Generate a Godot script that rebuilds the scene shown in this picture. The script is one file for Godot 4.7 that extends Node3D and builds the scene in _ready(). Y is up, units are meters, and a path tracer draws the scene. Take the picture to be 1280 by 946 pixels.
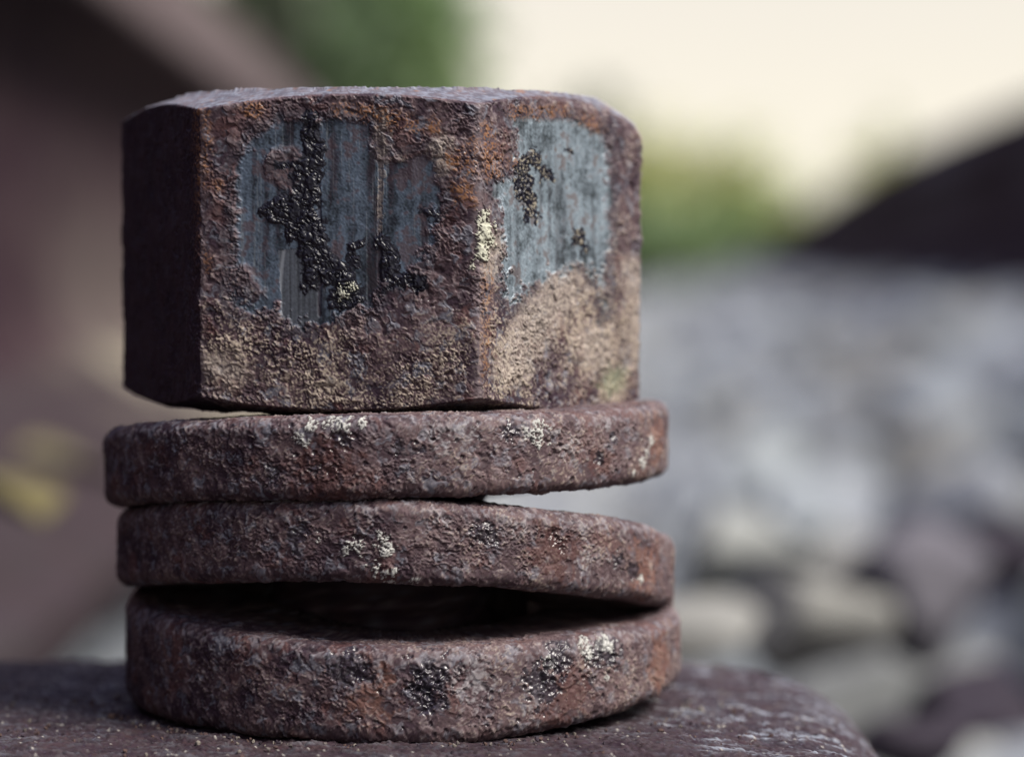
extends Node3D
# A rusty hexagon nut on a coil spring washer, on the clamp plate of a railway rail.  Lengths inside the builders are millimetres.

const MM := 0.001
const EYE := Vector3(0.0119, 0.0386, 0.265)      # the lens
const FOCAL := 3710.0                             # focal length in photo pixels (photo 1280 x 946)

var noises := {}
var mats := {}
var used := {}

# ------------------------------------------------------------------ start: camera, sky, sun, then the place
func _ready() -> void:
	var cam := Camera3D.new()
	cam.name = "camera"
	cam.keep_aspect = Camera3D.KEEP_HEIGHT
	add_child(cam)
	var lens := CameraAttributesPhysical.new()
	lens.frustum_focal_length = 137.27
	lens.frustum_near = 0.01
	lens.frustum_far = 4000.0
	lens.frustum_focus_distance = 0.2425
	lens.exposure_aperture = 22.0
	cam.attributes = lens
	cam.near = 0.01
	cam.far = 4000.0
	cam.fov = 14.53
	cam.position = EYE
	cam.rotation_degrees = Vector3(-2.21, 0.0, 0.0)
	cam.current = true

	var sky_look := ProceduralSkyMaterial.new()
	sky_look.sky_top_color = Color(0.56, 0.58, 0.78)
	sky_look.sky_horizon_color = Color(1.0, 0.968, 0.88)
	sky_look.sky_curve = 0.28
	sky_look.ground_horizon_color = Color(0.40, 0.39, 0.38)
	sky_look.ground_bottom_color = Color(0.25, 0.24, 0.24)
	sky_look.sky_energy_multiplier = 0.535
	var sky := Sky.new()
	sky.sky_material = sky_look
	var env := Environment.new()
	env.background_mode = Environment.BG_SKY
	env.sky = sky
	env.tonemap_mode = Environment.TONE_MAPPER_LINEAR
	env.tonemap_exposure = 4.25
	env.sdfgi_enabled = true
	env.ssao_enabled = true
	env.ssil_enabled = true
	var we := WorldEnvironment.new()
	we.name = "environment"
	we.environment = env
	add_child(we)

	var sun := DirectionalLight3D.new()
	sun.name = "sun"
	sun.light_energy = 0.44
	sun.light_angular_distance = 30.0
	sun.light_color = Color(1.0, 0.975, 0.94)
	sun.shadow_enabled = true
	sun.rotation_degrees = Vector3(-50.0, 63.0, 0.0)
	add_child(sun)

	make_noises()
	make_materials()
	build_ground()
	build_rails()
	build_trees()
	build_support()
	build_ballast()
	build_clamp_plate()
	build_bolt()
	build_washer()
	build_nut()
	build_leaves()
	build_grit()

# ------------------------------------------------------------------ helpers
func make_noises() -> void:
	add_noise("big", 11, 0.11, 3)
	add_noise("col", 23, 0.22, 4)
	add_noise("col2", 37, 0.55, 3)
	add_noise("grain", 41, 1.25, 3)
	add_noise("speck", 59, 3.6, 2)
	add_noise("edge", 67, 0.9, 4)
	add_noise("warp", 71, 0.8, 2)
	add_noise("streak", 83, 1.0, 3)
	var c := add_noise("pit", 97, 0.55, 1)
	c.noise_type = FastNoiseLite.TYPE_CELLULAR
	c.cellular_return_type = FastNoiseLite.RETURN_DISTANCE
	c.cellular_jitter = 1.0
	c = add_noise("lump", 101, 1.15, 1)
	c.noise_type = FastNoiseLite.TYPE_CELLULAR
	c.cellular_return_type = FastNoiseLite.RETURN_DISTANCE
	c = add_noise("crack", 139, 1.0, 1)
	c.noise_type = FastNoiseLite.TYPE_CELLULAR
	c.cellular_return_type = FastNoiseLite.RETURN_DISTANCE2_SUB
	c = add_noise("flake", 139, 1.0, 1)
	c.noise_type = FastNoiseLite.TYPE_CELLULAR
	c.cellular_return_type = FastNoiseLite.RETURN_CELL_VALUE
	c = add_noise("sand", 113, 2.6, 1)
	c.noise_type = FastNoiseLite.TYPE_CELLULAR
	c.cellular_return_type = FastNoiseLite.RETURN_DISTANCE
	c = add_noise("ridge", 127, 0.85, 3)
	c.fractal_type = FastNoiseLite.FRACTAL_RIDGED

func add_noise(called: String, number: int, frequency: float, octaves: int) -> FastNoiseLite:
	var n := FastNoiseLite.new()
	n.noise_type = FastNoiseLite.TYPE_SIMPLEX_SMOOTH
	n.seed = number
	n.frequency = frequency
	n.fractal_type = FastNoiseLite.FRACTAL_FBM if octaves > 1 else FastNoiseLite.FRACTAL_NONE
	n.fractal_octaves = octaves
	noises[called] = n
	return n

func add_mat(called: String, rough: float, metal := 0.0, spec := 0.5, col := Color.WHITE) -> StandardMaterial3D:
	var m := StandardMaterial3D.new()
	m.resource_name = called
	m.vertex_color_use_as_albedo = col == Color.WHITE
	m.albedo_color = col.linear_to_srgb()
	m.roughness = rough
	m.metallic = metal
	m.metallic_specular = spec
	mats[called] = m
	return m

func make_materials() -> void:
	add_mat("rust", 0.72, 0.0, 0.42)
	add_mat("rail_rust", 0.9, 0.0, 0.16)
	add_mat("steel", 0.42, 0.35, 0.5)
	add_mat("tar", 0.36, 0.0, 0.5)
	add_mat("wet_rust", 0.30, 0.0, 0.55)
	add_mat("lichen", 0.95, 0.0, 0.2)
	add_mat("stone", 0.85, 0.0, 0.3)
	var leaf := add_mat("leaf", 0.6, 0.0, 0.3)
	leaf.backlight_enabled = true
	leaf.backlight = Color(0.55, 0.62, 0.35)
	add_mat("bark", 0.9, 0.0, 0.2, Color(0.07, 0.055, 0.045))
	add_mat("soil", 0.95, 0.0, 0.2, Color(0.035, 0.030, 0.034))
	add_mat("grass", 0.95, 0.0, 0.2, Color(0.05, 0.07, 0.03))
	add_mat("timber", 0.9, 0.0, 0.2, Color(0.07, 0.06, 0.055))

func numbered(called: String) -> String:
	var n: int = used.get(called, -1) + 1
	used[called] = n
	return called if n == 0 else "%s_%03d" % [called, n]

func tag(o: Node, label: String, category: String, group := "", kind := "") -> void:
	if label: o.set_meta("label", label)
	if category: o.set_meta("category", category)
	if group: o.set_meta("group", group)
	if kind: o.set_meta("kind", kind)

func thing(called: String, label: String, category: String, group := "") -> Node3D:
	var o := Node3D.new()
	o.name = numbered(called)
	add_child(o)
	tag(o, label, category, group)
	return o

func put(mesh: Mesh, called: String, parent: Node = self, m: Material = null) -> MeshInstance3D:
	var o := MeshInstance3D.new()
	o.mesh = mesh
	o.name = numbered(called) if parent == self else called
	if m: o.material_override = m
	parent.add_child(o, true)
	return o

func piece(mesh: Mesh, called: String, parent: Node) -> MeshInstance3D:
	var o := put(mesh, called, parent)
	return o

func sstep(a: float, b: float, x: float) -> float:
	var t := clampf((x - a) / (b - a), 0.0, 1.0)
	return t * t * (3.0 - 2.0 * t)

# A grid of nu x nv points (millimetres) -> one mesh per mask value.  Normals come from the displaced points.
func grid(P: PackedVector3Array, C: PackedColorArray, K: PackedByteArray, nu: int, nv: int, wrap: bool, flip: bool, kinds: Array) -> Dictionary:
	var N := PackedVector3Array()
	N.resize(P.size())
	for j in nv:
		var j0: int = maxi(j - 1, 0) * nu
		var j1: int = mini(j + 1, nv - 1) * nu
		var row := j * nu
		for i in nu:
			var i0: int = i - 1 if i > 0 else (nu - 2 if wrap else 0)
			var i1: int = i + 1 if i < nu - 1 else (1 if wrap else nu - 1)
			var n := (P[row + i1] - P[row + i0]).cross(P[j1 + i] - P[j0 + i])
			N[row + i] = (n if flip else -n).normalized()
	var out := {}
	for kind in kinds:
		var map := PackedInt32Array()
		map.resize(P.size())
		map.fill(-1)
		var v := PackedVector3Array()
		var nn := PackedVector3Array()
		var cc := PackedColorArray()
		var ix := PackedInt32Array()
		for j in nv - 1:
			var row := j * nu
			for i in nu - 1:
				var a := row + i
				if K[a] != kind: continue
				var q := [a, a + 1, a + nu + 1, a + nu]
				for k in 4:
					var s: int = q[k]
					if map[s] < 0:
						map[s] = v.size()
						v.append(P[s] * MM)
						nn.append(N[s])
						cc.append(C[s])
					q[k] = map[s]
				if flip: ix.append_array([q[0], q[2], q[1], q[0], q[3], q[2]])
				else: ix.append_array([q[0], q[1], q[2], q[0], q[2], q[3]])
		if ix.is_empty(): continue
		var arrays := []
		arrays.resize(Mesh.ARRAY_MAX)
		arrays[Mesh.ARRAY_VERTEX] = v
		arrays[Mesh.ARRAY_NORMAL] = nn
		arrays[Mesh.ARRAY_COLOR] = cc
		arrays[Mesh.ARRAY_INDEX] = ix
		var am := ArrayMesh.new()
		am.add_surface_from_arrays(Mesh.PRIMITIVE_TRIANGLES, arrays)
		out[kind] = am
	return out

# ---- patches of a face: signed distance (negative inside) of polygons and thick lines, kept on a coarse grid
class Patch:
	var x0: float
	var y0: float
	var cell := 3.0
	var w: int
	var h: int
	var d := PackedFloat32Array()
	func _init(r: Rect2, polys: Array, lines: Array) -> void:
		x0 = r.position.x
		y0 = r.position.y
		w = int(r.size.x / cell) + 2
		h = int(r.size.y / cell) + 2
		d.resize(w * h)
		for j in h:
			for i in w:
				var p := Vector2(x0 + i * cell, y0 + j * cell)
				var best := 1e6
				for poly in polys:
					var e := 1e6
					var n: int = poly.size()
					for k in n:
						var q := Geometry2D.get_closest_point_to_segment(p, poly[k], poly[(k + 1) % n])
						e = minf(e, q.distance_to(p))
					best = minf(best, -e if Geometry2D.is_point_in_polygon(p, poly) else e)
				for l in lines:               # [from, to, radius from, radius to]
					var ab: Vector2 = l[1] - l[0]
					var t := clampf((p - l[0]).dot(ab) / maxf(ab.length_squared(), 0.001), 0.0, 1.0)
					best = minf(best, p.distance_to(l[0] + ab * t) - lerpf(l[2], l[3], t))
				d[j * w + i] = best
	func at(x: float, y: float) -> float:
		var fx := clampf((x - x0) / cell, 0.0, w - 1.001)
		var fy := clampf((y - y0) / cell, 0.0, h - 1.001)
		var i := int(fx)
		var j := int(fy)
		var k := j * w + i
		fx -= i
		fy -= j
		return lerpf(lerpf(d[k], d[k + 1], fx), lerpf(d[k + w], d[k + w + 1], fx), fy)

func pts(a: Array) -> PackedVector2Array:
	var out := PackedVector2Array()
	for i in range(0, a.size(), 2): out.append(Vector2(a[i], a[i + 1]))
	return out

func path(a: Array) -> Array:               # x, y, radius, x, y, radius ... -> thick line pieces
	var out := []
	if a.size() == 3: return [[Vector2(a[0], a[1]), Vector2(a[0], a[1] + 0.5), a[2], a[2]]]
	for i in range(0, a.size() - 3, 3):
		out.append([Vector2(a[i], a[i + 1]), Vector2(a[i + 3], a[i + 4]), a[i + 2], a[i + 5]])
	return out

# ------------------------------------------------------------------ rust: colour and height at a point (millimetres)
const DARK := Color(0.034, 0.019, 0.029)
const MID := Color(0.089, 0.057, 0.063)
const PALE := Color(0.178, 0.143, 0.153)
const TAN := Color(0.345, 0.288, 0.228)
const ORANGE := Color(0.22, 0.100, 0.042)
const REDDISH := Color(0.100, 0.042, 0.038)
const BLUEGREY := Color(0.155, 0.170, 0.210)
var rust_c := Color.BLACK
var rust_h := 0.0
var r_grain := 0.0
var r_col := 0.0
var r_speck := 0.0

func rust(p: Vector3, dust_most: float) -> void:
	var broad: float = noises.big.get_noise_3dv(p + Vector3(0, 0, 300))
	var dust := dust_most * (0.72 + 0.5 * sstep(-0.25, 0.3, broad))
	var wv := Vector3(noises.warp.get_noise_3dv(p), noises.warp.get_noise_3dv(p + Vector3(31, 7, 3)), 0.0) * 0.7
	var q := p + wv
	var a: float = noises.col.get_noise_3dv(q)
	var b: float = noises.col2.get_noise_3dv(q)
	var g: float = noises.grain.get_noise_3dv(p * Vector3(1.3, 1.7, 1.3) + wv)
	var s: float = noises.speck.get_noise_3dv(p)
	var pit: float = noises.pit.get_noise_3dv(q)
	var ridge: float = noises.ridge.get_noise_3dv(q)
	r_grain = g
	r_speck = s
	r_col = a
	var c := DARK.lerp(MID, clampf(0.6 + 1.5 * a + 0.7 * b, 0.0, 1.0))
	c = c.lerp(PALE, sstep(0.05, 0.55, g + 0.5 * b) * 0.7)
	c = c.lerp(REDDISH, sstep(0.15, 0.5, noises.col.get_noise_3dv(q + Vector3(50, 0, 0))) * 0.6)
	c = c.lerp(BLUEGREY, sstep(0.15, 0.5, noises.col2.get_noise_3dv(q + Vector3(0, 90, 0)) + 0.3 * g) * 0.6)  # bluish blotches imitate sky highlights, painted into the rust
	c = c.lerp(TAN, sstep(0.05, 0.45, s + 0.7 * g + 0.45 * a + 0.35 * b + (dust - 0.62)) * minf(dust * 1.15, 0.8))
	c = c.lerp(DARK * 0.6, sstep(0.15, 0.6, -s - 0.4 * b) * 0.6)
	rust_c = c
	var live := 0.35 + 1.15 * sstep(-0.2, 0.3, noises.col.get_noise_3dv(p + Vector3(0, 0, 70)))
	rust_h = 0.07 * sstep(0.02, 0.14, b) + 0.06 * sstep(0.05, 0.12, a) + 0.22 * noises.big.get_noise_3dv(p) + live * (0.085 * g + 0.07 * s + 0.055 * ridge) - 0.16 * sstep(-0.62, -0.95, pit)

# ------------------------------------------------------------------ the nut
const AP := 20.4            # half the width across the flats
const NUT_LOW := 26.25
const NUT_HIGH := 52.9
const FIRST := -6.7         # direction of the front face, degrees towards the right of the viewer

func hex_radius(deg: float) -> float:
	var t := 0.0
	for k in 6:
		t += pow(maxf(cos(deg_to_rad(deg - FIRST - 60.0 * k)), 0.0), 64.0)
	return AP / pow(t, 1.0 / 64.0)

func build_nut() -> void:
	var nut := thing("hexagon_nut", "large rusty hexagon nut resting on top of the coiled spring washer", "nut")
	var F := Rect2(240, 100, 380, 430)
	var steel_f := Patch.new(F, [pts([298,205, 318,172, 345,155, 372,150, 400,152, 440,146, 470,150, 478,200, 545,185, 560,230, 548,300, 520,345, 480,352, 472,384, 440,388, 396,404, 376,404, 356,392, 342,385, 330,391, 300,388, 290,360, 292,300])], [])
	var tar_f := Patch.new(F, [], path([392,150,6, 396,190,12, 392,230,12, 385,262,17, 372,285,12]) + path([338,262,7, 360,262,17, 392,285,18, 402,318,13, 430,342,13, 442,362,14, 428,366,12]) + path([352,208,3, 372,212,6, 392,222,8]) + path([384,300,8, 394,340,8, 392,352,6]) + path([444,307,3, 458,302,4]) + path([444,318,2, 450,322,3]) + path([480,296,5, 492,320,9, 490,345,8]) + path([505,345,6, 528,350,7]) + path([532,264,2, 545,267,4]))
	var isle_f := Patch.new(F, [pts([338,205, 348,192, 372,190, 384,206, 380,224, 362,232, 345,226])], path([372,245,5, 374,256,6]) + path([305,340,9, 318,360,10]))
	var orange_f := Patch.new(F, [], path([258,140,7, 260,180,8, 257,225,6]) + path([258,315,7, 260,330,5]) + path([278,232,5]) + path([318,140,10, 330,142,8]) + path([430,140,6, 490,150,10, 520,160,7]) + path([560,200,10, 596,205,22, 604,180,12]) + path([580,240,14, 606,250,8]) + path([545,160,8]))
	var pale_f := Patch.new(F, [], path([555,185,12, 552,210,8]) + path([482,150,3, 484,200,4, 482,260,3, 484,300,2]) + path([270,450,14, 300,460,14]) + path([505,200,2, 508,230,2]))
	var white_f := Patch.new(F, [], path([607,268,5, 606,295,8, 604,315,5]) + path([432,360,4, 444,352,2]) + path([592,330,3]))
	var groove_f := Patch.new(F, [], path([478,150,2, 480,220,2, 478,350,1.5]) + path([403,230,1.2, 404,300,1.2, 403,388,1.2]))
	var shine_f := Patch.new(F, [pts([352,310, 384,306, 400,345, 404,390, 396,402, 376,402, 356,392])], [])
	var G := Rect2(590, 100, 225, 430)
	var steel_g := Patch.new(G, [pts([640,150, 660,146, 690,146, 715,142, 730,150, 752,160, 760,180, 764,240, 762,270, 768,285, 758,330, 757,390, 750,396, 742,360, 734,335, 715,330, 705,352, 690,345, 665,355, 650,372, 628,375, 624,330, 622,270, 614,232, 640,215])], [])
	var tar_g := Patch.new(G, [], path([664,192,4, 652,212,8, 655,240,8, 665,270,3]) + path([672,195,2, 674,215,3]) + path([720,288,5, 726,306,3]) + path([708,186,2]) + path([683,213,2, 685,220,2]))
	var orange_g := Patch.new(G, [], path([606,170,14, 616,215,10]) + path([645,142,6, 700,138,6]) + path([728,148,8, 745,158,7]) + path([608,330,6, 606,470,4]) + path([640,205,6]))
	var pale_g := Patch.new(G, [], path([700,360,22, 660,410,26, 640,450,22]) + path([788,330,14, 795,370,10, 795,450,9]) + path([735,425,22, 745,440,18]) + path([715,350,12]) + path([620,300,10, 612,330,10]))
	var green_g := Patch.new(G, [], path([768,470,14, 762,480,14]))
	var phis := PackedFloat32Array()
	var a := -118.0
	while a < 242.0:
		phis.append(a)
		if a < -42.0: a += 0.36
		elif a < 86.0: a += 0.168
		else: a += 3.0
	phis.append(242.0)
	var rows := []               # [y, radius limit or -1]
	for r in [11.0, 13.0, 15.0, 16.5, 17.6, 18.3, 18.7]: rows.append([NUT_HIGH + 0.25, r])
	var n_side := 405
	for k in n_side + 1: rows.append([lerpf(NUT_HIGH + 0.2, NUT_LOW, float(k) / n_side), -1.0])
	for r in [19.2, 18.0, 16.0, 13.0, 11.0]: rows.append([NUT_LOW, r])
	var nu := phis.size()
	var nv := rows.size()
	var P := PackedVector3Array()
	var C := PackedColorArray()
	var K := PackedByteArray()
	P.resize(nu * nv)
	C.resize(nu * nv)
	K.resize(nu * nv)
	var hexr := PackedFloat32Array()
	for d in phis: hexr.append(hex_radius(d))
	var n_edge: FastNoiseLite = noises.edge
	var n_lump: FastNoiseLite = noises.lump
	var n_streak: FastNoiseLite = noises.streak
	for j in nv:
		var y: float = rows[j][0]
		var limit: float = rows[j][1]
		var top_base := 18.7
		var low_base := 19.4 + (y - NUT_LOW) * 3.0
		for i in nu:
			var deg := phis[i]
			var dir := Vector3(sin(deg_to_rad(deg)), 0.0, cos(deg_to_rad(deg)))
			var hr := hexr[i]
			var top_r := top_base + 0.9 * dir.x + (NUT_HIGH + 0.2 - y) * (3.1 - 1.6 * sstep(0.55, 1.0, dir.x))
			var r := limit if y < 40.0 else limit + 0.9 * dir.x * limit / 18.7
			var cham := 0.0
			if limit < 0.0:
				var e := 0.45 + 1.3 * sstep(0.6, 1.0, dir.x)                       # soft meeting of flat and chamfer
				r = minf(hr, top_r) - 0.25 * pow(maxf(e - absf(hr - top_r), 0.0), 2.0) / e
				r = minf(r, low_base + 2.2 * sstep(0.5, 1.0, dir.x))
				cham = clampf((hr - top_r) / 0.5, 0.0, 1.0)
			var p := dir * r + Vector3(0, y, 0)
			var face := roundi((deg - FIRST) / 60.0)
			var u := tan(deg_to_rad(deg - FIRST - 60.0 * face)) * AP      # millimetres along the flat
			var u01 := u / (2.0 * AP * 0.57735) + 0.5
			var v01 := (NUT_HIGH - y) / (NUT_HIGH - NUT_LOW)
			var Y := 118.0 + 388.0 * v01
			var fine := deg > -120.0 and deg < 90.0
			var kind := 0
			var dust := 0.12
			if face == 0: dust = lerpf(0.10, 0.62, sstep(300.0, 430.0, Y - 35.0 * u01)) if fine else 0.1
			elif face == 1: dust = lerpf(0.28, 0.72, sstep(250.0, 420.0, Y))
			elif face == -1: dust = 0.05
			rust(p, dust)
			var c := rust_c
			var h := rust_h
			var edge: float = n_edge.get_noise_3dv(p)
			if limit < 0.0 and cham < 0.6 and (face == 0 or face == 1):
				var X := (253.0 + 350.0 * u01) if face == 0 else (603.0 + 199.0 * u01)
				var wx: float = n_streak.get_noise_3d(p.x * 0.9, p.y * 0.9, p.z * 0.9) * 7.0
				var xx := X + wx
				var yy := Y + edge * 9.0
				var streak: float = n_streak.get_noise_3d(u * 0.85 + 0.2 * edge, y * 0.07, 5.0 + face * 9.0)
				var scratch: float = n_streak.get_noise_3d(u * 4.5 + 0.15 * edge, y * 0.06, 25.0 + face * 9.0)
				var tarry: float = (tar_f if face == 0 else tar_g).at(xx, yy) - 3.5 + edge * 7.0 + r_grain * 5.0
				var steely: float = (steel_f if face == 0 else steel_g).at(X + wx * 0.8, yy) + edge * 9.0 + r_col * 9.0 + (r_speck * 7.0 + r_grain * 6.0 if face == 1 and Y > 300.0 else r_speck * 4.0)
				var orange: float = (orange_f if face == 0 else orange_g).at(xx, yy)
				var pale: float = (pale_f if face == 0 else pale_g).at(xx, yy)
				if face == 0: steely = maxf(steely, -isle_f.at(xx, yy) - edge * 6.0)
				if steely > 0.0 and steely < 14.0: c = c.lerp(Color(0.045, 0.046, 0.060), 0.55 * sstep(14.0, 0.0, steely))
				if steely < 0.0:
					var m: float = sstep(0.0, 9.0 if face == 0 else 10.0, -steely)
					var base := Color(0.070, 0.093, 0.128) if face == 0 else Color(0.205, 0.252, 0.292)  # lit right flat: its light is painted in as paler steel
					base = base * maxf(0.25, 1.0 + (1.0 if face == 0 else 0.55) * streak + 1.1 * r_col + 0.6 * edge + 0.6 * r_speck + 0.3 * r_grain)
					base = base.lerp(Color(0.22, 0.25, 0.28), sstep(0.28, 0.5, scratch + 0.3 * r_col) * 0.5)
					base = base.lerp(MID if face == 0 else Color(0.14, 0.105, 0.10), sstep(0.12, 0.45, edge * 0.7 + r_col * 0.9 + (0.15 if face == 0 and X > 480.0 else -0.05)) * 0.75)
					base = base.lerp(DARK, sstep(0.15, 0.45, -streak + 0.35 * r_speck + 0.3 * r_col) * (0.6 if face == 0 else 0.25))
					var smooth := 0.06 * rust_h - (0.13 if face == 0 else 0.06) + 0.012 * streak + 0.014 * r_speck
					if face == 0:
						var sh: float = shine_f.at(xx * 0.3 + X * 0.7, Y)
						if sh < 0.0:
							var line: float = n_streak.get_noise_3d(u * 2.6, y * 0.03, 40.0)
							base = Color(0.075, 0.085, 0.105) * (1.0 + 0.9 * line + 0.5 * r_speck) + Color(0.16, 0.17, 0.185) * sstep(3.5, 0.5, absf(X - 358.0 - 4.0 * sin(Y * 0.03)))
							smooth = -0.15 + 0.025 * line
					c = c.lerp(base, m)
					h = lerpf(h, smooth, m)
					if m > 0.95: kind = 1
				if face == 0:
					var gr: float = groove_f.at(X + wx * 0.15, Y)
					if gr < 2.0:
						h -= 0.10 * sstep(2.0, 0.0, gr)
						c = c.lerp(DARK, 0.6 * sstep(2.0, 0.0, gr))
						if kind == 1: kind = 0
				if orange < 7.0 and kind == 0:
					c = c.lerp(ORANGE, sstep(8.0, -6.0, orange + edge * 8.0) * sstep(-0.15, 0.4, r_speck + 0.8 * r_grain + 0.25 * edge) * 0.9)
				if pale < 9.0 and (kind == 0 or pale < -2.0):
					var k := sstep(9.0, -6.0, pale + r_speck * 16.0 + edge * 8.0)
					c = c.lerp(Color(0.35, 0.30, 0.26), k * (0.35 + 0.55 * sstep(-0.25, 0.35, r_speck + 0.6 * r_grain)))
					if k > 0.4:
						kind = 0
						h += 0.05 * k
				if face == 1:
					var gn: float = green_g.at(xx, yy)
					c = c.lerp(Color(0.20, 0.22, 0.14), sstep(6.0, -8.0, gn + r_grain * 14.0) * 0.6)
				if tarry < 0.0:
					var tq := p * Vector3(0.95, 0.75, 0.95) + Vector3(edge, r_grain * 0.5, r_grain) * 0.7
					var crack: float = noises.crack.get_noise_3dv(tq) + 1.0
					var flake: float = noises.flake.get_noise_3dv(tq)
					var rise: float = sstep(0.0, 9.0, -tarry)
					h = lerpf(h, -0.07 + 0.12 * sstep(0.0, 0.35, crack) + 0.10 * flake + 0.05 * r_grain, rise)
					c = Color(0.011, 0.011, 0.016)
					kind = 2
					if face == 1 and r_speck + r_grain > 0.42:
						c = Color(0.30, 0.27, 0.21)
						kind = 0
				if face == 0 or X < 625.0:
					var wh: float = white_f.at(xx, yy)
					if wh < 5.0 and wh + r_speck * 10.0 + edge * 7.0 < 0.5:
						c = Color(0.50, 0.50, 0.41) * (0.9 + 0.3 * r_grain)
						h += 0.16
						kind = 4
				var corner: float = absf(u) / 11.78
				if corner > 0.93 and kind != 4: c = c.lerp(PALE, 0.5 * sstep(0.93, 1.0, corner + 0.02 * edge))
				if kind == 0 and r_speck < -0.42 and edge > 0.05: kind = 3
			elif cham > 0.0 or limit >= 0.0:
				c = c.lerp(BLUEGREY * 1.35, (0.30 + 0.45 * sstep(-0.2, 0.5, edge + r_grain * 0.5)) * (1.0 if y > 40.0 else 0.0))  # bluish sky light painted onto the top chamfer
				if y > 40.0: c = c.lerp(ORANGE, sstep(0.3, 0.6, noises.col2.get_noise_3dv(p + Vector3(9, 9, 9))) * 0.6)
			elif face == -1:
				c = c.lerp(Color(0.020, 0.010, 0.019), 0.8)  # shade on the left flat painted into its colour
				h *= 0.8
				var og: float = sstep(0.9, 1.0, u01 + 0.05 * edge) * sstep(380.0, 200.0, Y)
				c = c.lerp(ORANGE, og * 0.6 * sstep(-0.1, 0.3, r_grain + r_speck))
			var bevel := sstep(12.0, 15.0, r)
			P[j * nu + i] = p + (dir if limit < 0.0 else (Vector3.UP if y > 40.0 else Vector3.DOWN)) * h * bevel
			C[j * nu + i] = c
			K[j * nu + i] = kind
	for j in nv:                      # close the seam exactly
		P[j * nu + nu - 1] = P[j * nu]
	var out := grid(P, C, K, nu, nv, true, true, [0, 1, 2, 3, 4])
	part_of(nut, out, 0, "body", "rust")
	part_of(nut, out, 1, "bare_steel", "steel", "blue grey bare steel patches worn free of rust")
	part_of(nut, out, 2, "tar_crust", "tar", "glossy black lumps of old tar")
	part_of(nut, out, 3, "pit", "wet_rust")
	part_of(nut, out, 4, "lichen", "lichen", "small whitish lichen spots and painted white glints on the lowest turn")

func part_of(root: Node, out: Dictionary, kind: int, called: String, m: String, label := "") -> void:
	if not out.has(kind): return
	var o := put(out[kind], called, root, mats[m])
	if label: o.set_meta("label", label)

# ------------------------------------------------------------------ the coil spring washer
# turns: 0 right, .25 towards the viewer, .5 left, .75 away.  [turn, millimetres of its top below the eye]
const COIL := [[-0.03, 30.85], [0.0, 30.85], [0.12, 31.0], [0.25, 31.3], [0.38, 30.1], [0.5, 29.1], [0.75, 27.4], [1.0, 24.35], [1.12, 21.2], [1.25, 19.25], [1.38, 20.0], [1.5, 21.9], [1.75, 16.9], [2.0, 12.25], [2.12, 12.3], [2.25, 12.35], [2.38, 13.2], [2.5, 14.95], [2.53, 15.4]]

func coil_top(t: float) -> float:
	for k in COIL.size() - 1:
		if t <= COIL[k + 1][0] or k == COIL.size() - 2:
			var b: Array = COIL[k]
			var c: Array = COIL[k + 1]
			var a: Array = COIL[maxi(k - 1, 0)]
			var d: Array = COIL[mini(k + 2, COIL.size() - 1)]
			return cubic_interpolate_in_time((b[1]), (c[1]), (a[1]), (d[1]), (t - b[0]) / (c[0] - b[0]), c[0] - b[0], a[0] - b[0], d[0] - b[0])
	return 0.0

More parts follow.
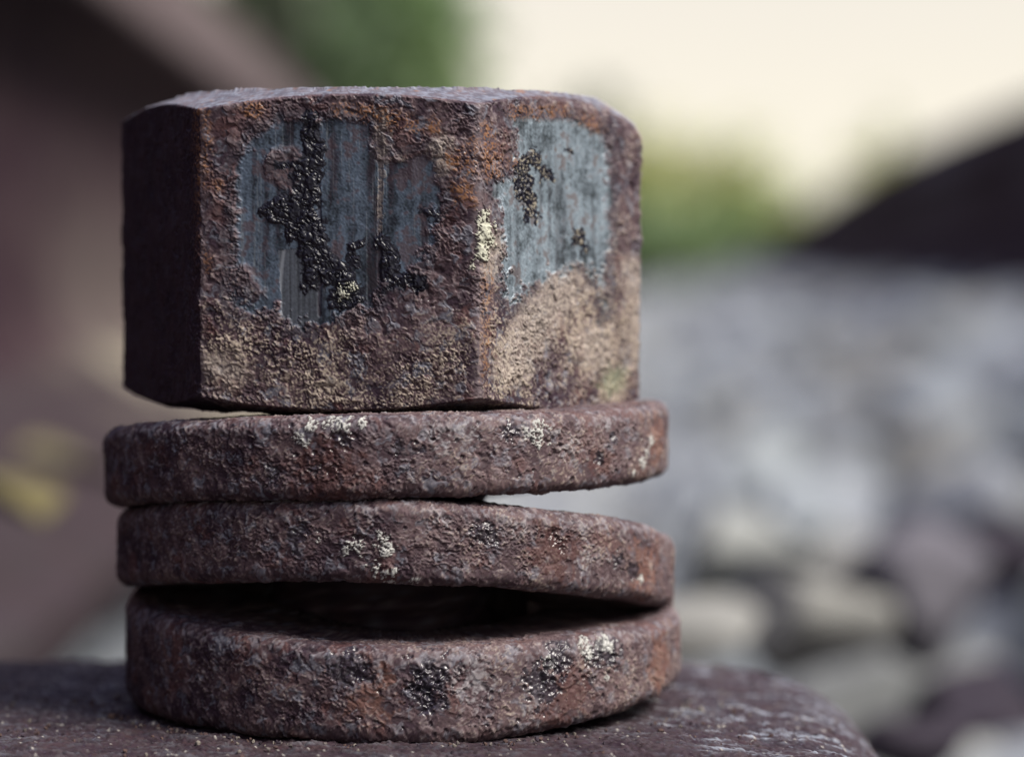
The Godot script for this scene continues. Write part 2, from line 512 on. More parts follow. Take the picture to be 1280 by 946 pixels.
func build_washer() -> void:
	var washer := thing("coil_spring_washer", "thick rusty spring washer coiled in three turns between nut and plate", "spring washer")
	# marks on the outside: [turn of the coil, photo x, share of the height from the top, radius mm, kind]  w white, g glossy dark, r reddish, o orange, p pale
	var marks := []
	for m in [[2,398,.25,.5,"w"],[2,412,.10,.5,"w"],[2,440,.06,.8,"w"],[2,452,.10,.6,"w"],[2,470,.08,.5,"w"],[2,428,.08,.5,"w"],[2,403,.30,.4,"w"],
			[2,435,.62,.75,"g"],[2,416,.62,.4,"g"],[2,428,.65,2.6,"r"],[2,445,.3,1.0,"g"],[2,513,.38,.6,"g"],[2,538,.42,.5,"g"],[2,365,.62,.5,"g"],[2,670,.22,1.0,"w"],[2,690,.2,.7,"p"],[2,640,.2,.8,"g"],[2,752,.18,1.0,"p"],
			[2,745,.65,1.6,"r"],[2,743,.6,.6,"g"],[2,760,.4,.5,"g"],[2,800,.6,.5,"w"],[2,795,.72,.55,"w"],[2,806,.45,.45,"w"],[2,785,.85,.4,"w"],[2,815,.5,2.2,"o"],[2,710,.45,1.4,"p"],[2,560,.3,1.6,"p"],[2,590,.22,1.2,"p"],
			[1,462,.55,.6,"w"],[1,448,.62,.4,"w"],[1,468,.48,.35,"w"],[1,495,.52,.75,"w"],[1,500,.62,.45,"w"],[1,480,.85,.6,"w"],[1,497,.88,.7,"w"],[1,488,.8,.4,"w"],[1,528,.92,.4,"w"],[1,418,.5,.3,"w"],
			[1,395,.45,1.0,"g"],[1,610,.35,1.0,"g"],[1,615,.38,.5,"p"],[1,695,.38,1.0,"g"],[1,700,.45,.6,"p"],[1,730,.55,1.3,"p"],[1,690,.5,2.4,"r"],[1,770,.5,.8,"g"],[1,790,.62,.8,"g"],[1,805,.6,2.6,"o"],[1,800,.75,.4,"w"],[1,812,.55,.35,"w"],[1,560,.2,.9,"p"],[1,650,.25,1.2,"p"],
			[0,450,.24,1.4,"g"],[0,466,.26,.9,"g"],[0,472,.42,2.2,"o"],[0,545,.30,1.7,"g"],[0,538,.34,1.0,"g"],[0,540,.5,1.1,"g"],[0,540,.24,.5,"p"],[0,288,.22,.4,"p"],[0,690,.20,1.3,"g"],[0,680,.24,.7,"w"],[0,735,.2,1.2,"g"],[0,752,.22,1.4,"g"],[0,728,.14,.8,"w"],[0,748,.12,.8,"w"],[0,757,.3,.7,"g"],[0,730,.52,.6,"g"],[0,748,.5,.4,"w"],[0,675,.42,1.6,"g"],[0,700,.62,2.6,"r"],[0,660,.7,.8,"p"],[0,820,.5,2.6,"o"],[0,590,.35,2.2,"p"],[0,490,.30,1.3,"p"]]:  # white marks at the right of this turn are painted glossy highlights
		var cx: float = [501.5, 496.5, 483.5][m[0]]
		var ang := acos(clampf((m[1] - cx) / 349.0, -0.999, 0.999)) / TAU
		var t: float = m[0] + ang
		marks.append([t, m[2], m[3], m[4]])
	marks.sort_custom(func(a, b): return a[0] < b[0])
	# along the coil
	var ts := PackedFloat32Array()
	var t := -0.03
	while t < 2.53:
		ts.append(t)
		var f := fposmod(t, 1.0)
		if f < 0.5: t += 0.00063 if f < 0.44 else 0.001
		elif f > 0.97: t += 0.0009
		else: t += 0.005
	ts.append(2.53)
	# round its section: points in (outwards, upwards) with the normal
	var sec := []
	var high := 7.0
	var w := 12.8
	var rad := 1.25
	var add := func(p: Vector2, n: Vector2): sec.append([p, n])
	for k in 9: add.call(Vector2(-w + 0.8 + k * (w - 0.8 - rad) / 9.0 * 0.75, 0), Vector2(0, 1))        # top, inner part
	for k in 34: add.call(Vector2(lerpf(-w + 0.8 + 0.75 * (w - 0.8 - rad), -rad, k / 34.0), 0), Vector2(0, 1))
	for k in 18:
		var g := deg_to_rad(90.0 - 5.0 * k)
		add.call(Vector2(-rad + rad * cos(g), -rad + rad * sin(g)), Vector2(cos(g), sin(g)))
	for k in 66: add.call(Vector2(0, lerpf(-rad, -high + rad, k / 66.0)), Vector2(1, 0))
	for k in 15:
		var g := deg_to_rad(-6.0 * k)
		add.call(Vector2(-rad + rad * cos(g), -high + rad + rad * sin(g)), Vector2(cos(g), sin(g)))
	for k in 8: add.call(Vector2(lerpf(-rad, -w + 0.8, k / 8.0), -high), Vector2(0, -1))
	for k in 3: add.call(Vector2(-w, lerpf(-high + 0.8, -0.8, k / 2.0)), Vector2(-1, 0))
	add.call(sec[0][0], sec[0][1])
	var nu := sec.size()
	var nv := ts.size() + 2
	var P := PackedVector3Array()
	var C := PackedColorArray()
	var K := PackedByteArray()
	P.resize(nu * nv)
	C.resize(nu * nv)
	K.resize(nu * nv)
	var n_edge: FastNoiseLite = noises.edge
	for jj in nv:
		var j := clampi(jj - 1, 0, nv - 3)
		var tt := ts[j]
		var cap := jj == 0 or jj == nv - 1
		var turn := floori(tt + 0.001)
		var dir := Vector3(cos(tt * TAU), 0.0, sin(tt * TAU))
		var drift: float = lerpf(2.3, 0.65, pow(clampf(tt / 2.3, 0.0, 1.0), 1.6))
		var wobble := 0.25 * sin(tt * 5.0) + 0.15 * sin(tt * 13.0 + 1.0)
		var R := 24.45 + 0.38 * sstep(1.4, 2.0, tt) + wobble * 0.6
		var top := 38.6 - coil_top(tt)
		var thick := 1.0 + (0.14 + 0.20 * sstep(0.25, 0.5, tt) * sstep(0.75, 0.55, tt) if turn == 0 else -0.035) + (-0.04 * sstep(0.25, 0.0, fposmod(tt, 1.0))) - (0.19 * sstep(0.24, 0.02, tt) if turn == 0 or tt < 0.0 else 0.0)
		var near := []
		for m in marks:
			if absf(m[0] - tt) < 0.03: near.append(m)
		var right := cos(tt * TAU)
		for i in nu:
			var s: Vector2 = sec[i][0]
			var n2: Vector2 = sec[i][1]
			if cap: s = Vector2(-w * 0.5, -high * 0.5)
			var p := dir * (R + s.x) + Vector3(drift, top + s.y * thick, 0)
			var q := p + Vector3(0, turn * 17.0, 0)
			rust(q, 0.25 + 0.18 * sstep(-0.2, 0.8, right) if n2.x > 0.5 else 0.3)
			var c := rust_c.lerp(Color(0.17, 0.115, 0.11), 0.22 * sstep(-0.4, 0.7, right))  # paler towards the right: light from that side painted in
			var h := rust_h * 0.9
			var edge: float = n_edge.get_noise_3dv(q)
			var kind := 0
			# scabs and round pits
			var pit: float = noises.pit.get_noise_3dv(q * 1.5 + Vector3(5, 5, 5))
			if pit < -0.78 and edge > -0.05:
				h -= 0.16 * sstep(-0.78, -0.92, pit)
				c = c.lerp(DARK * 0.7, 0.7)
				if pit < -0.86: kind = 3
			if n2.x > 0.3:
				var vv := -s.y / high
				if n2.y > 0.1 or vv < 0.25: c = c.lerp(Color(0.24, 0.225, 0.25), 0.45 * sstep(-0.05, 0.5, edge + 0.5 * r_grain) * sstep(0.32, 0.1, vv))  # lilac sky highlight painted along the upper edge
				for m in near:
					var dx: float = (tt - m[0]) * TAU * 24.8
					var dy: float = (vv - m[1]) * high
					var e: float = sqrt(dx * dx + dy * dy) - m[2] + edge * m[2] * 1.3 + r_speck * 0.3
					if e > 0.4: continue
					match m[3]:
						"w":
							if e < 0.0 and r_speck + 0.7 * r_grain > -0.12:
								c = Color(0.42, 0.42, 0.40) * (0.85 + 0.5 * r_grain + 0.5 * r_speck)
								kind = 4
								h += 0.07
						"g":
							var k := sstep(0.25, -0.25, e)
							c = c.lerp(Color(0.035, 0.03, 0.04), k * 0.85)
							h += k * (-0.05 + 0.10 * r_grain - 0.2 * (noises.lump.get_noise_3dv(q * 1.4) + 0.6))
							if e < -0.05: kind = 3
						"r": c = c.lerp(REDDISH * 0.75, 0.7 * sstep(0.4, -0.8, e))
						"o": c = c.lerp(Color(0.19, 0.082, 0.05), 0.42 * sstep(0.4, -1.2, e))
						"p":
							c = c.lerp(Color(0.30, 0.285, 0.30), 0.55 * sstep(0.3, -0.6, e) * sstep(-0.3, 0.3, r_grain + edge))
			if cap: h = 0.0
			P[jj * nu + i] = p + (dir * n2.x + Vector3(0, n2.y, 0)) * h
			C[jj * nu + i] = c
			K[jj * nu + i] = kind
	var out := grid(P, C, K, nu, nv, true, true, [0, 3, 4])
	part_of(washer, out, 0, "coil", "rust")
	part_of(washer, out, 3, "pit", "wet_rust", "dark glossy pits in the rust")
	part_of(washer, out, 4, "lichen", "lichen", "small whitish lichen spots and painted white glints on the lowest turn")

# ------------------------------------------------------------------ the bolt that the nut is screwed on
func build_bolt() -> void:
	var bolt := thing("track_bolt", "dark threaded bolt standing inside the spring washer under the nut", "bolt")
	var nu := 49
	var nv := 180
	var P := PackedVector3Array()
	var C := PackedColorArray()
	var K := PackedByteArray()
	for j in nv:
		var y := lerpf(-16.0, 51.0, float(j) / (nv - 1))
		for i in nu:
			var a := TAU * i / (nu - 1)
			var saw := absf(fposmod(y / 3.0 - a / TAU, 1.0) - 0.5) * 2.0
			var p := Vector3(sin(a), 0, cos(a)) * (9.3 + 1.0 * saw) + Vector3(0, y, 0)
			rust(p, 0.0)
			P.append(p + Vector3(sin(a), 0, cos(a)) * rust_h * 0.5 * (1.0 if i < nu - 1 else 1.0))
			C.append(rust_c.lerp(DARK, 0.5))
			K.append(0)
	for j in nv: P[j * nu + nu - 1] = P[j * nu]
	put(grid(P, C, K, nu, nv, true, false, [0])[0], "shank", bolt, mats.rust)
	var cap := CylinderMesh.new()
	cap.top_radius = 0.0088
	cap.bottom_radius = 0.0098
	cap.height = 0.002
	cap.radial_segments = 40
	var e := put(cap, "end_face", bolt, mats.bark)
	e.position = Vector3(0, 0.0515, 0)

# ------------------------------------------------------------------ the clamp plate under the washer
func plate_edge(x: float, z: float) -> float:     # distance to the outline, negative inside
	var hx := 54.8
	var hz := 40.0
	var q := Vector2(absf(x + 8.0) - hx + 17.0, absf(z - 5.0) - hz + 17.0)
	return Vector2(maxf(q.x, 0), maxf(q.y, 0)).length() + minf(maxf(q.x, q.y), 0.0) - 17.0

func build_clamp_plate() -> void:
	var root := thing("clamp_plate", "dark rusty iron clamp plate with rounded end, carrying the nut and washer", "clamp plate")
	var nu := 640
	var nv := 300
	var P := PackedVector3Array()
	var C := PackedColorArray()
	var K := PackedByteArray()
	P.resize(nu * nv)
	C.resize(nu * nv)
	K.resize(nu * nv)
	var n_streak: FastNoiseLite = noises.streak
	for j in nv:
		var z := lerpf(-36.5, 46.5, float(j) / (nv - 1))
		for i in nu:
			var x := lerpf(-64.5, 48.5, float(i) / (nu - 1))
			var e := plate_edge(x, z)
			var y := -0.55
			var px := x
			var pz := z
			if e > 0.0:            # outside the outline: fold down to the edge
				var gx := plate_edge(x + 0.05, z) - plate_edge(x - 0.05, z)
				var gz := plate_edge(x, z + 0.05) - plate_edge(x, z - 0.05)
				var g := Vector2(gx, gz).normalized()
				px -= g.x * e
				pz -= g.y * e
				y = -8.0 - minf(e * 6.0, 7.0)
			else:
				var ro := 9.5
				var k := clampf((ro + e) / ro, 0.0, 1.0)
				y -= 8.0 * (1.0 - sqrt(maxf(1.0 - k * k, 0.0)))
				y -= 0.0009 * maxf(x - 20.0, 0.0) ** 2 * 4.0
			var p := Vector3(px, y, pz)
			rust(p * Vector3(1, 1, 0.8) + Vector3(0, -40, 0), 0.12)
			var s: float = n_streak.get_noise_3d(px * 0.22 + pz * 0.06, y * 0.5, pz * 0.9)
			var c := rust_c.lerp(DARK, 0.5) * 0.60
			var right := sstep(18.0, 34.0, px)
			c = c.lerp(Color(0.26, 0.285, 0.335), sstep(0.08, 0.42, s + 0.4 * r_grain) * (0.16 + 0.74 * right) * sstep(-0.3, 0.25, noises.big.get_noise_3d(px, 9.0, pz * 2.0)))  # worn streaks with bluish sky reflection painted in, strongest at right
			c = c.lerp(DARK, sstep(0.05, 0.4, -s + 0.3 * r_speck) * 0.6)
			var h := rust_h * 1.3 + 0.16 * s
			var kind := 0
			if r_speck > 0.52 and s > 0.28:
				c = Color(0.36, 0.34, 0.31)
			if r_speck < -0.38 and r_grain > 0.05: kind = 3
			P[j * nu + i] = p + Vector3(0, h, 0)
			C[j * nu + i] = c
			K[j * nu + i] = kind
	var out := grid(P, C, K, nu, nv, false, false, [0, 3])
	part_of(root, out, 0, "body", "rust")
	part_of(root, out, 3, "pit", "wet_rust")

# ------------------------------------------------------------------ rails
const RAIL := [[0,172],[10,171.8],[20,171],[27,169.5],[31,167],[33.6,163],[34.8,158],[35.2,152],[35.7,144],[36.0,138],[35.5,134.5],[33,132.6],[26,130],[18,126.5],[13,122],[10,116],[8.6,108],[8.2,98],[8.2,86],[8.2,74],[8.6,62],[9.6,50],[11.5,42],[15,36],[21,31.5],[30,27.5],[42,22],[54,17.5],[66,13.5],[72,11.8],[75,9.5],[75,2],[73,0]]

func bend(d: float) -> float:                     # how far the diverging track swings to the right, d metres from the lens
	var k := 0.8
	return -0.0135 * d + 0.085 * k * (log(1.0 + exp((d - 2.6) / k)) - log(1.0 + exp(-2.6 / k)))

func make_rail(called: String, label: String, base_x: float, base_y: float, d0: float, d1: float, dusty: bool) -> void:
	var root := thing(called, label, "rail")
	var prof := []
	for k in RAIL.size(): prof.append(Vector2(RAIL[k][0], RAIL[k][1]))
	var ring := []
	for k in range(prof.size() - 1, -1, -1): ring.append(Vector2(-prof[k].x, prof[k].y))
	for k in range(1, prof.size()): ring.append(prof[k])
	ring.append(ring[0])
	var fine := []
	for k in ring.size() - 1:
		var n := maxi(1, int(ring[k].distance_to(ring[k + 1]) / 4.0)) if ring[k].x > 0.0 or not dusty else 1
		for q in n: fine.append(ring[k].lerp(ring[k + 1], float(q) / n))
	fine.append(ring[0])
	var ds := []
	var d := d0
	while d < d1:
		ds.append(d)
		d += 0.006 if d < 1.6 and d > 0.2 and dusty else (0.04 if d < 6.0 else (0.4 if d < 30.0 else 2.0))
	var nu := fine.size()
	var nv := ds.size()
	var P := PackedVector3Array()
	var C := PackedColorArray()
	var K := PackedByteArray()
	P.resize(nu * nv)
	C.resize(nu * nv)
	K.resize(nu * nv)
	var n_col: FastNoiseLite = noises.col
	var n_big: FastNoiseLite = noises.big
	for j in nv:
		var dd: float = ds[j]
		var cx := base_x + (-0.0135 * dd if dusty else bend(dd))
		for i in nu:
			var q: Vector2 = fine[i]
			var p := Vector3(q.x, q.y, -dd * 1000.0)
			var a: float = n_big.get_noise_3dv(p * 0.35)
			var b: float = n_col.get_noise_3dv(p * 0.6)
			var c: Color
			if dusty:
				c = Color(0.030, 0.017, 0.024).lerp(Color(0.050, 0.033, 0.038), clampf(0.5 + a + 0.6 * b, 0.0, 1.0))
				if q.y > 133.0: c = Color(0.10, 0.078, 0.083).lerp(Color(0.15, 0.122, 0.122), clampf(0.5 + b, 0, 1))
				var sandy := sstep(0.82, 1.0, dd + 0.1 * a) * sstep(120.0, 22.0, q.y)
				c = c.lerp(Color(0.16, 0.14, 0.125), 0.5 * sandy)
				if q.y < 33.0: c = c.lerp(Color(0.045, 0.037, 0.041).lerp(Color(0.36, 0.33, 0.25), sstep(0.84, 1.0, dd + 0.25 * a) * clampf(0.7 + 0.9 * b + 0.6 * a, 0.2, 1.0)), 0.8)
			else:
				c = Color(0.020, 0.012, 0.021).lerp(Color(0.034, 0.022, 0.032), clampf(0.5 + a + b, 0.0, 1.0))
				c = c.lerp(Color(0.075, 0.066, 0.088), sstep(-0.1, 0.4, n_big.get_noise_3dv(p * Vector3(0.1, 0.1, 0.012))) * sstep(60.0, 120.0, q.y) * 0.8)  # bluish sky sheen painted on the upper part of the rail
			var g := 0.4 * b
			P[j * nu + i] = Vector3(q.x + cx * 1000.0 + g * signf(q.x), q.y + base_y * 1000.0, (EYE.z - dd) * 1000.0)
			C[j * nu + i] = c
			K[j * nu + i] = 0
	put(grid(P, C, K, nu, nv, true, true, [0])[0], "steel", root, mats.rail_rust)

func build_rails() -> void:
	make_rail("steel_rail", "brown rusty rail standing close to the left of the nut", EYE.x - 0.1365, -0.022, -0.35, 60.0, true)
	make_rail("dark_rail", "dark rail swinging away to the right beyond the grey stones", EYE.x + 0.468, 0.010, -0.4, 60.0, false)

# ------------------------------------------------------------------ what lies under the plate
func build_support() -> void:
	var base := thing("base_plate", "flat rusty base plate under the rail foot and the clamp plate", "base plate")
	var b := BoxMesh.new()
	b.size = Vector3(0.36, 0.016, 0.17)
	var o := put(b, "slab", base, flat("rust_slab", Color(0.10, 0.06, 0.055)))
	o.position = Vector3(-0.1246, -0.0303, 0.0)
	var r := BoxMesh.new()
	r.size = Vector3(0.016, 0.010, 0.08)
	o = put(r, "rib", base, flat("rust_slab", Color.WHITE))
	o.position = Vector3(0.022, -0.0185, 0.005)
	var s := thing("wooden_sleeper", "dark wooden sleeper under the base plate, bedded in stones", "sleeper")
	var sb := BoxMesh.new()
	sb.size = Vector3(1.2, 0.15, 0.24)
	o = put(sb, "timber", s, mats.timber)
	o.position = Vector3(0.12, -0.1136, 0.0)
	o.rotation.z = 0.0

func flat(called: String, c: Color) -> Material:
	return mats[called] if mats.has(called) else add_mat(called, 0.8, 0.0, 0.4, c)

func build_ground() -> void:
	var m := PlaneMesh.new()
	m.size = Vector2(6000, 6000)
	var o := put(m, "ground", self, mats.grass)
	o.position = Vector3(0, -0.32, 0)
	tag(o, "flat grassy ground reaching to the horizon", "", "", "structure")
	# the bed of soil under the ballast, rising towards the far rail
	var st := SurfaceTool.new()
	st.begin(Mesh.PRIMITIVE_TRIANGLES)
	var ds := [-0.6, 0.0, 1.0, 2.0, 3.0, 4.0, 5.0, 6.0, 7.0, 8.0, 10.0, 12.0, 15.0, 20.0, 25.0, 30.0, 40.0, 60.0]
	var ls := [-0.9, -0.5, -0.1, 0.1, 0.2, 0.3, 0.42, 0.7, 1.1, 1.9]
	for j in ds.size() - 1:
		for i in ls.size() - 1:
			var q := []
			for k in [[i, j], [i + 1, j], [i + 1, j + 1], [i, j + 1]]:
				var x: float = ls[k[0]] + bend(ds[k[1]])
				q.append(Vector3(EYE.x + x, bed(ls[k[0]]) - 0.035, EYE.z - ds[k[1]]))
			for k in [0, 3, 2, 0, 2, 1]: st.add_vertex(q[k])
	st.generate_normals()
	o = put(st.commit(), "track_bed", self, mats.soil)
	tag(o, "dark soil bed under the loose stones of the track", "", "", "structure")

# top of the ballast, at lateral metres from the lens towards the far rail
func bed(l: float) -> float:
	if l < 0.42: return -0.112 + 0.114 * sstep(0.04, 0.36, l)
	if l < 0.7: return 0.002
	return 0.002 - (l - 0.7) * 0.22

func stone_mesh(number: int, rough: int) -> ArrayMesh:
	var rng := RandomNumberGenerator.new()
	rng.seed = number
	var cuts := []
	for k in 14:
		var n := Vector3(rng.randfn(), rng.randfn(), rng.randfn()).normalized()
		cuts.append([n, rng.randf_range(0.55, 0.82)])
	var sphere := SphereMesh.new()
	sphere.radial_segments = 12 * rough
	sphere.rings = 6 * rough
	sphere.radius = 1.0
	sphere.height = 2.0
	var st := SurfaceTool.new()
	st.create_from(sphere, 0)
	var a := st.commit_to_arrays()
	var v: PackedVector3Array = a[Mesh.ARRAY_VERTEX]
	var squash := Vector3(rng.randf_range(0.85, 1.2), rng.randf_range(0.6, 0.85), rng.randf_range(0.75, 1.1))
	for i in v.size():
		var p := v[i]
		for c in cuts:
			var over: float = p.dot(c[0]) - c[1]
			if over > 0.0: p -= c[0] * over
		v[i] = p * squash * (1.0 + 0.06 * noises.warp.get_noise_3dv(p * 2.0 + Vector3(number, 0, 0)))
	var out := SurfaceTool.new()
	out.begin(Mesh.PRIMITIVE_TRIANGLES)
	out.set_smooth_group(-1)
	var ix: PackedInt32Array = a[Mesh.ARRAY_INDEX]
	for i in ix: out.add_vertex(v[i])
	out.generate_normals()
	return out.commit()

func build_ballast() -> void:
	var rng := RandomNumberGenerator.new()
	rng.seed = 20
	var shapes := []
	for k in 6: shapes.append(stone_mesh(100 + k, 2))
	var tones := [Color(0.245, 0.270, 0.295), Color(0.28, 0.307, 0.322), Color(0.245, 0.265, 0.295), Color(0.255, 0.265, 0.258), Color(0.22, 0.235, 0.262), Color(0.235, 0.235, 0.222), Color(0.035, 0.029, 0.040), Color(0.115, 0.11, 0.127)]  # the near-black tone paints shade into gaps between stones
	var stone_mats := []
	for k in tones.size(): stone_mats.append(add_mat("stone_%d" % k, 0.85, 0.0, 0.3, tones[k]))
	# big stones seen near, and near-black ones added for shaded gaps: photo x, y of the middle, distance, half width in photo pixels, tone, label
	var special := [
		[1135, 745, 0.64, 120, 7, "blunt grey stone low at right, largest of the blurred stones"],
		[1010, 775, 0.60, 95, 5, "pale sandy stone just behind the rounded end of the clamp plate"],
		[1150, 935, 0.56, 70, 6, "shaded gap built as a near black stone beside the rounded plate end at the bottom edge"],
		[1190, 640, 0.92, 95, 4, "light grey stone behind the largest blurred stone"],
		[925, 690, 0.72, 90, 3, "pale beige stone right of the middle turn of the washer"],
		[1010, 640, 0.86, 70, 0, "mid grey stone between the two palest blurred stones"],
		[1215, 885, 0.60, 95, 6, "deep shaded gap built as a near black stone at the bottom right among the pale ones"],
		[1250, 705, 0.78, 62, 6, "shaded gap built as a near black stone at the right edge above the large blunt stone"],
		[1062, 800, 0.70, 42, 6, "shaded gap built as a near black stone between the large blunt stone and the pale sandy one"],
		[880, 790, 0.52, 70, 5, "pale stone directly beside the lowest turn of the washer"],
	]
	var taken := []
	for s in special:
		var d: float = s[2]
		var p := Vector3(EYE.x + (s[0] - 640.0) / FOCAL * d, EYE.y + (330.0 - s[1]) / FOCAL * d, EYE.z - d)
		var r: float = s[3] / FOCAL * d
		var o := put(shapes[rng.randi() % 6], "ballast_stone", self, stone_mats[s[4]])
		o.transform = Transform3D(Basis.from_euler(Vector3(rng.randf_range(-0.5, 0.5), rng.randf() * TAU, rng.randf_range(-0.4, 0.4))).scaled(Vector3.ONE * r * 1.15), p)
		tag(o, s[5], "stone", "ballast stones of the track")
		taken.append([p, r])
	var singles := 0
	var m_x := []
	var m_c := []
	var d := -0.35
	while d < 26.0:
		var step := 0.045 if d < 3.0 else (0.05 if d < 12.0 else 0.07)
		var l := -0.13
		while l < 1.1:
			var size: float = rng.randf_range(0.024, 0.042) * (1.15 if d < 2.0 else 1.0)
			var ll := l + rng.randf_range(-0.4, 0.4) * step
			var dd := d + rng.randf_range(-0.4, 0.4) * step
			l += step
			var p := Vector3(EYE.x + ll + bend(dd), bed(ll) - 0.012 + rng.randf_range(-0.012, 0.012), EYE.z - dd)
			if absf(p.z) < 0.165 and p.x < 0.78: continue
			if ll > 0.42 and ll < 0.52: continue
			var blocked := false
			for t in taken:
				if p.distance_to(t[0]) < t[1] + size * 0.75:
					blocked = true
					break
			# dark hollows between the nearest stones
			if dd < 0.66 and dd > 0.0 and ll / dd < 0.2 or dd < 0.8 and rng.randf() < 0.25: blocked = true
			if blocked: continue
			var b := Basis.from_euler(Vector3(rng.randf_range(-0.6, 0.6), rng.randf() * TAU, rng.randf_range(-0.6, 0.6))).scaled(Vector3.ONE * size * Vector3(1.0, rng.randf_range(0.8, 1.0), rng.randf_range(0.85, 1.2)))
			var tone := rng.randi() % 6
			var in_view: bool = dd > 0.45 and (p.x - EYE.x) / dd < 0.19 and (p.x - EYE.x) / dd > 0.05
			if in_view and singles < 240 and dd < 1.9:
				var o := put(shapes[rng.randi() % 6], "ballast_stone", self, stone_mats[tone])
				o.transform = Transform3D(b, p)
				tag(o, ["mid grey", "light grey", "bluish grey", "beige grey", "dark bluish grey", "sandy grey"][tone] + " broken track stone among the many others right of the nut", "stone", "ballast stones of the track")
				singles += 1
			else:
				m_x.append(Transform3D(b, p))
				m_c.append(tones[tone] * rng.randf_range(0.92, 1.12))
		d += step
	for k in 3:
		var mm := MultiMesh.new()
		mm.transform_format = MultiMesh.TRANSFORM_3D
		mm.use_colors = true
		mm.mesh = stone_mesh(200 + k, 1)
		var mine := []
		for i in range(k, m_x.size(), 3): mine.append(i)
		mm.instance_count = mine.size()
		for i in mine.size():
			mm.set_instance_transform(i, m_x[mine[i]])
			mm.set_instance_color(i, m_c[mine[i]])
		var o := MultiMeshInstance3D.new()
		o.multimesh = mm
		o.material_override = mats.stone
		o.name = numbered("ballast_gravel")
		add_child(o, true)
		tag(o, "grey broken stone filling the track between the rails", "gravel", "", "stuff")

# ------------------------------------------------------------------ trees
func spot(px: float, d: float) -> float: return EYE.x + (px - 640.0) / FOCAL * d

func tree(called: String, label: String, category: String, px: float, d: float, clumps: Array, n: int, leaf: float, colours: Array, number: int) -> void:
	# clumps: photo x, y of the middle, half width, half height in photo pixels at that distance
	var rng := RandomNumberGenerator.new()
	rng.seed = number
	var root := thing(called, label, category)
	var base := Vector3(spot(px, d), -0.32, EYE.z - d)
	root.position = base
	var st := SurfaceTool.new()
	st.begin(Mesh.PRIMITIVE_TRIANGLES)
	var total := 0.0
	for c in clumps: total += c[2] * c[3]
	var limbs := []
	for c in clumps:
		var mid := Vector3(spot(c[0], d), EYE.y + (330.0 - c[1]) / FOCAL * d, EYE.z - d + rng.randf_range(-0.4, 0.4) * c[2] / FOCAL * d) - base
		limbs.append(mid)
		var hx: float = c[2] / FOCAL * d
		var hy: float = c[3] / FOCAL * d
		var bunches := maxi(6, int(n * c[2] * c[3] / total / 24.0))
		for b in bunches:
			var q := Vector3(rng.randfn(), rng.randfn(), rng.randfn()).normalized() * pow(rng.randf(), 0.45)
			var centre := mid + q * Vector3(hx, hy, hx)
			var tint: Color = colours[rng.randi() % colours.size()] * rng.randf_range(0.75, 1.25)
			for k in 24:
				var p := centre + Vector3(rng.randfn(), rng.randfn(), rng.randfn()) * leaf * 1.7
				var u := Vector3(rng.randfn(), rng.randfn() * 0.6, rng.randfn()).normalized() * leaf
				var v := Vector3(rng.randfn(), rng.randfn(), rng.randfn()).cross(u).normalized() * leaf * 0.5
				st.set_color(tint)
				for w in [p - u, p + v, p + u, p - u, p + u, p - v]:
					st.set_color(tint)
					st.add_vertex(w)
	st.generate_normals()
	var crown := put(st.commit(), "crown", root, mats.leaf)
	crown.set_meta("kind", "stuff")
	var trunk := SurfaceTool.new()
	trunk.begin(Mesh.PRIMITIVE_TRIANGLES)
	var high := 0.0
	for m in limbs: high = maxf(high, m.y)
	var thick := maxf(0.03, high * 0.035)
	bar(trunk, Vector3.ZERO, Vector3(0.0, high * 0.8, 0.0), thick, thick * 0.35)
	for m in limbs:
		bar(trunk, Vector3(0, minf(m.y * 0.45, high * 0.6), 0), m, thick * 0.45, thick * 0.12)
	trunk.generate_normals()
	put(trunk.commit(), "trunk", root, mats.bark)

func bar(st: SurfaceTool, a: Vector3, b: Vector3, ra: float, rb: float) -> void:
	var f := (b - a).normalized()
	var s := f.cross(Vector3(0.31, 0.2, 0.93)).normalized()
	var t := f.cross(s)
	for k in 8:
		var g := TAU * k / 8.0
		var h := TAU * (k + 1) / 8.0
		var e := s * cos(g) + t * sin(g)
		var o := s * cos(h) + t * sin(h)
		for w in [a + e * ra, b + e * rb, b + o * rb, a + e * ra, b + o * rb, a + o * ra]: st.add_vertex(w)

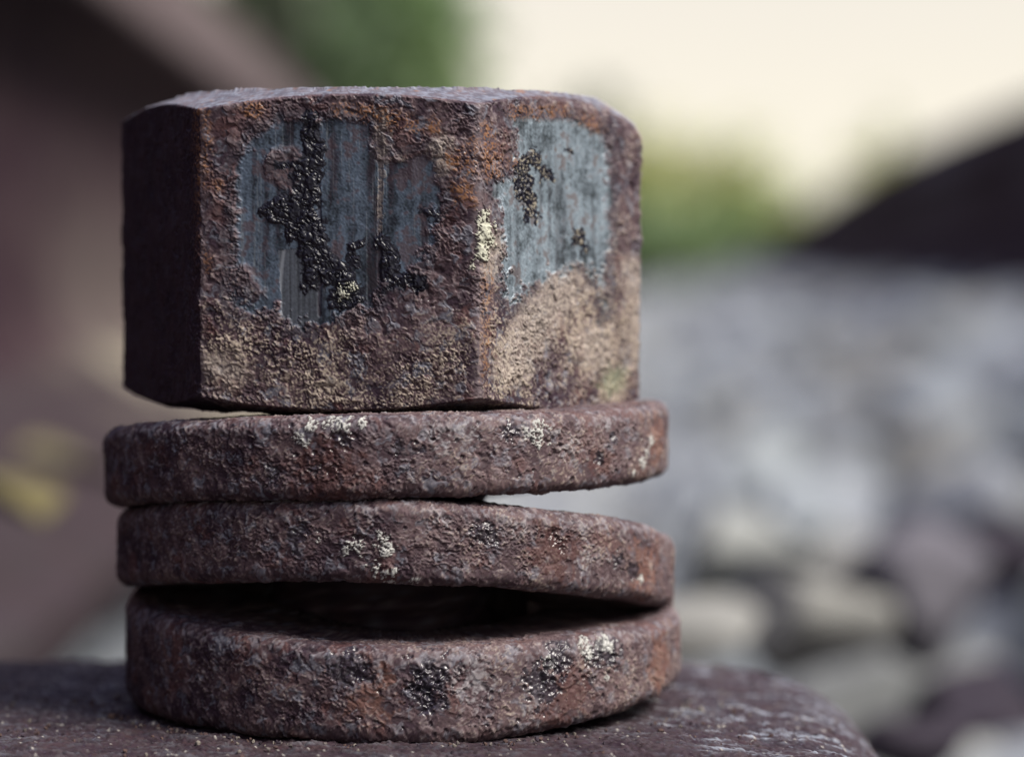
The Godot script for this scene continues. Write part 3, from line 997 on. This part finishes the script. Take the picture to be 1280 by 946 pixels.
func build_trees() -> void:
	var deep := [Color(0.08, 0.115, 0.06), Color(0.10, 0.15, 0.07), Color(0.085, 0.105, 0.07)]
	var mid := [Color(0.22, 0.32, 0.17), Color(0.27, 0.36, 0.18), Color(0.21, 0.28, 0.18)]
	var light := [Color(0.41, 0.42, 0.18), Color(0.33, 0.39, 0.18), Color(0.45, 0.44, 0.20)]
	tree("leafy_tree", "tall dark green tree rising behind the nut and the near rail", "tree", 430, 40.0, [[400, 60, 110, 120], [330, 20, 80, 110], [480, -30, 100, 110], [430, -160, 150, 140], [400, 200, 140, 100], [350, 120, 90, 90]], 3060, 0.187, deep, 1)
	tree("leafy_tree", "mid green tree with its edge against the pale sky above the nut", "tree", 520, 34.0, [[500, 40, 75, 70], [520, 95, 65, 60], [525, -10, 55, 60], [510, 190, 80, 90], [540, 130, 45, 40]], 2040, 0.153, mid, 2)
	tree("green_bush", "bright yellow green bush with a peak right of the nut", "bush", 900, 26.0, [[905, 226, 44, 52], [870, 285, 60, 45], [935, 285, 50, 40]], 1700, 0.085, light, 3)
	tree("green_bush", "yellow green bush partly hidden by the right edge of the nut", "bush", 805, 27.0, [[800, 224, 52, 56], [790, 288, 70, 42], [840, 290, 50, 40]], 1700, 0.085, light, 4)
	tree("green_bush", "low dark green bush at the foot of the brighter bushes", "bush", 860, 24.0, [[850, 310, 70, 26], [930, 315, 60, 20], [790, 308, 50, 28]], 1360, 0.085, mid, 5)
	tree("green_bush", "low green bush sloping down towards the dark rail", "bush", 985, 28.0, [[965, 295, 45, 32], [1000, 308, 45, 22], [1040, 318, 40, 14]], 1190, 0.085, light, 6)
	tree("leafy_tree", "small green tree peeping over the dark rail", "tree", 1110, 32.0, [[1108, 214, 30, 36], [1100, 268, 40, 36], [1130, 265, 40, 36], [1110, 300, 60, 30]], 1190, 0.102, light, 7)
	tree("leafy_tree", "far thin treetop just above the right part of the nut", "tree", 740, 60.0, [[740, 150, 40, 40], [745, 200, 60, 60], [720, 260, 90, 60]], 510, 0.170, deep, 8)
	tree("dark_hedge", "dark low hedge along the horizon beyond the stones", "hedge", 900, 28.0, [[700, 331, 130, 11], [860, 331, 130, 12], [1020, 331, 130, 13], [1180, 331, 130, 12]], 4000, 0.04, [Color(0.025, 0.022, 0.022), Color(0.03, 0.03, 0.025)], 9)  # near-black leaves paint in the band of shade at the horizon

# ------------------------------------------------------------------ yellowed leaves on the foot of the near rail
func build_leaves() -> void:
	var where := [[4, 640, 0.535, 34.0, "bright yellow fallen leaf on the rail foot at the left edge"], [78, 598, 0.62, 28.0, "dull yellow fallen leaf on the rail foot, further from the lens"]]
	for k in where.size():
		var a: Array = where[k]
		var st := SurfaceTool.new()
		st.begin(Mesh.PRIMITIVE_TRIANGLES)
		var L: float = a[3] * MM
		var rows := []
		for i in 9:
			var t := i / 8.0
			var w := 0.33 * sin(PI * pow(t, 0.8)) * L
			var y := 0.25 * L * t * (1.0 - t)
			rows.append([Vector3(-w, y + 0.12 * w, (t - 0.5) * L), Vector3(0, y, (t - 0.5) * L), Vector3(w, y + 0.15 * w, (t - 0.5) * L)])
		for i in 8:
			for s in 2:
				for q in [rows[i][s], rows[i + 1][s], rows[i + 1][s + 1], rows[i][s], rows[i + 1][s + 1], rows[i][s + 1]]: st.add_vertex(q)
		st.generate_normals()
		var o := put(st.commit(), "fallen_leaf", self, flat("yellow_leaf_%d" % k, [Color(0.115, 0.098, 0.040), Color(0.125, 0.11, 0.06)][k]))
		var d: float = a[2]
		o.position = Vector3(EYE.x + (a[0] - 640.0) / FOCAL * d, EYE.y + (330.0 - a[1]) / FOCAL * d + 0.0030, EYE.z - d)
		o.basis = Basis(Vector3(0, 0, 1), -0.37) * Basis(Vector3.UP, 0.6 - 1.3 * k)
		tag(o, a[4], "leaf", "fallen leaves on the rail foot")

# ------------------------------------------------------------------ grit lying on the plate round the washer
func build_grit() -> void:
	var rng := RandomNumberGenerator.new()
	rng.seed = 77
	var mm := MultiMesh.new()
	mm.transform_format = MultiMesh.TRANSFORM_3D
	mm.use_colors = true
	mm.mesh = stone_mesh(300, 1)
	mm.instance_count = 900
	for i in 900:
		var a := rng.randf() * TAU
		var far := rng.randf() < 0.55
		var rad := 24.8 + (rng.randf() * 14.0 if far else absf(rng.randfn()) * 1.1)
		var x := cos(a) * rad + 2.1
		var z := sin(a) * rad
		var e := plate_edge(x, z)
		var drop := 0.0
		if e > -9.5: drop = 8.0 * (1.0 - sqrt(maxf(1.0 - pow(clampf((9.5 + e) / 9.5, 0.0, 0.95), 2.0), 0.0)))
		drop += 0.0036 * maxf(x - 20.0, 0.0) ** 2
		var r := rng.randf_range(0.07, 0.24) * (1.6 if rng.randf() < 0.06 else 1.0)
		var b := Basis.from_euler(Vector3(rng.randf() * 6.0, rng.randf() * 6.0, rng.randf() * 6.0)).scaled(Vector3.ONE * r * MM)
		mm.set_instance_transform(i, Transform3D(b, Vector3(x, -0.55 - drop + r * 0.5, z) * MM))
		var tone: Color = [Color(0.07, 0.045, 0.045), Color(0.085, 0.055, 0.048), Color(0.11, 0.095, 0.09), Color(0.04, 0.03, 0.04), Color(0.17, 0.15, 0.13)][rng.randi() % 5]
		mm.set_instance_color(i, tone)
	var o := MultiMeshInstance3D.new()
	o.multimesh = mm
	o.material_override = mats.stone
	o.name = "grit"
	add_child(o, true)
	tag(o, "fine dark grit and rust crumbs lying on the plate round the washer", "grit", "", "stuff")
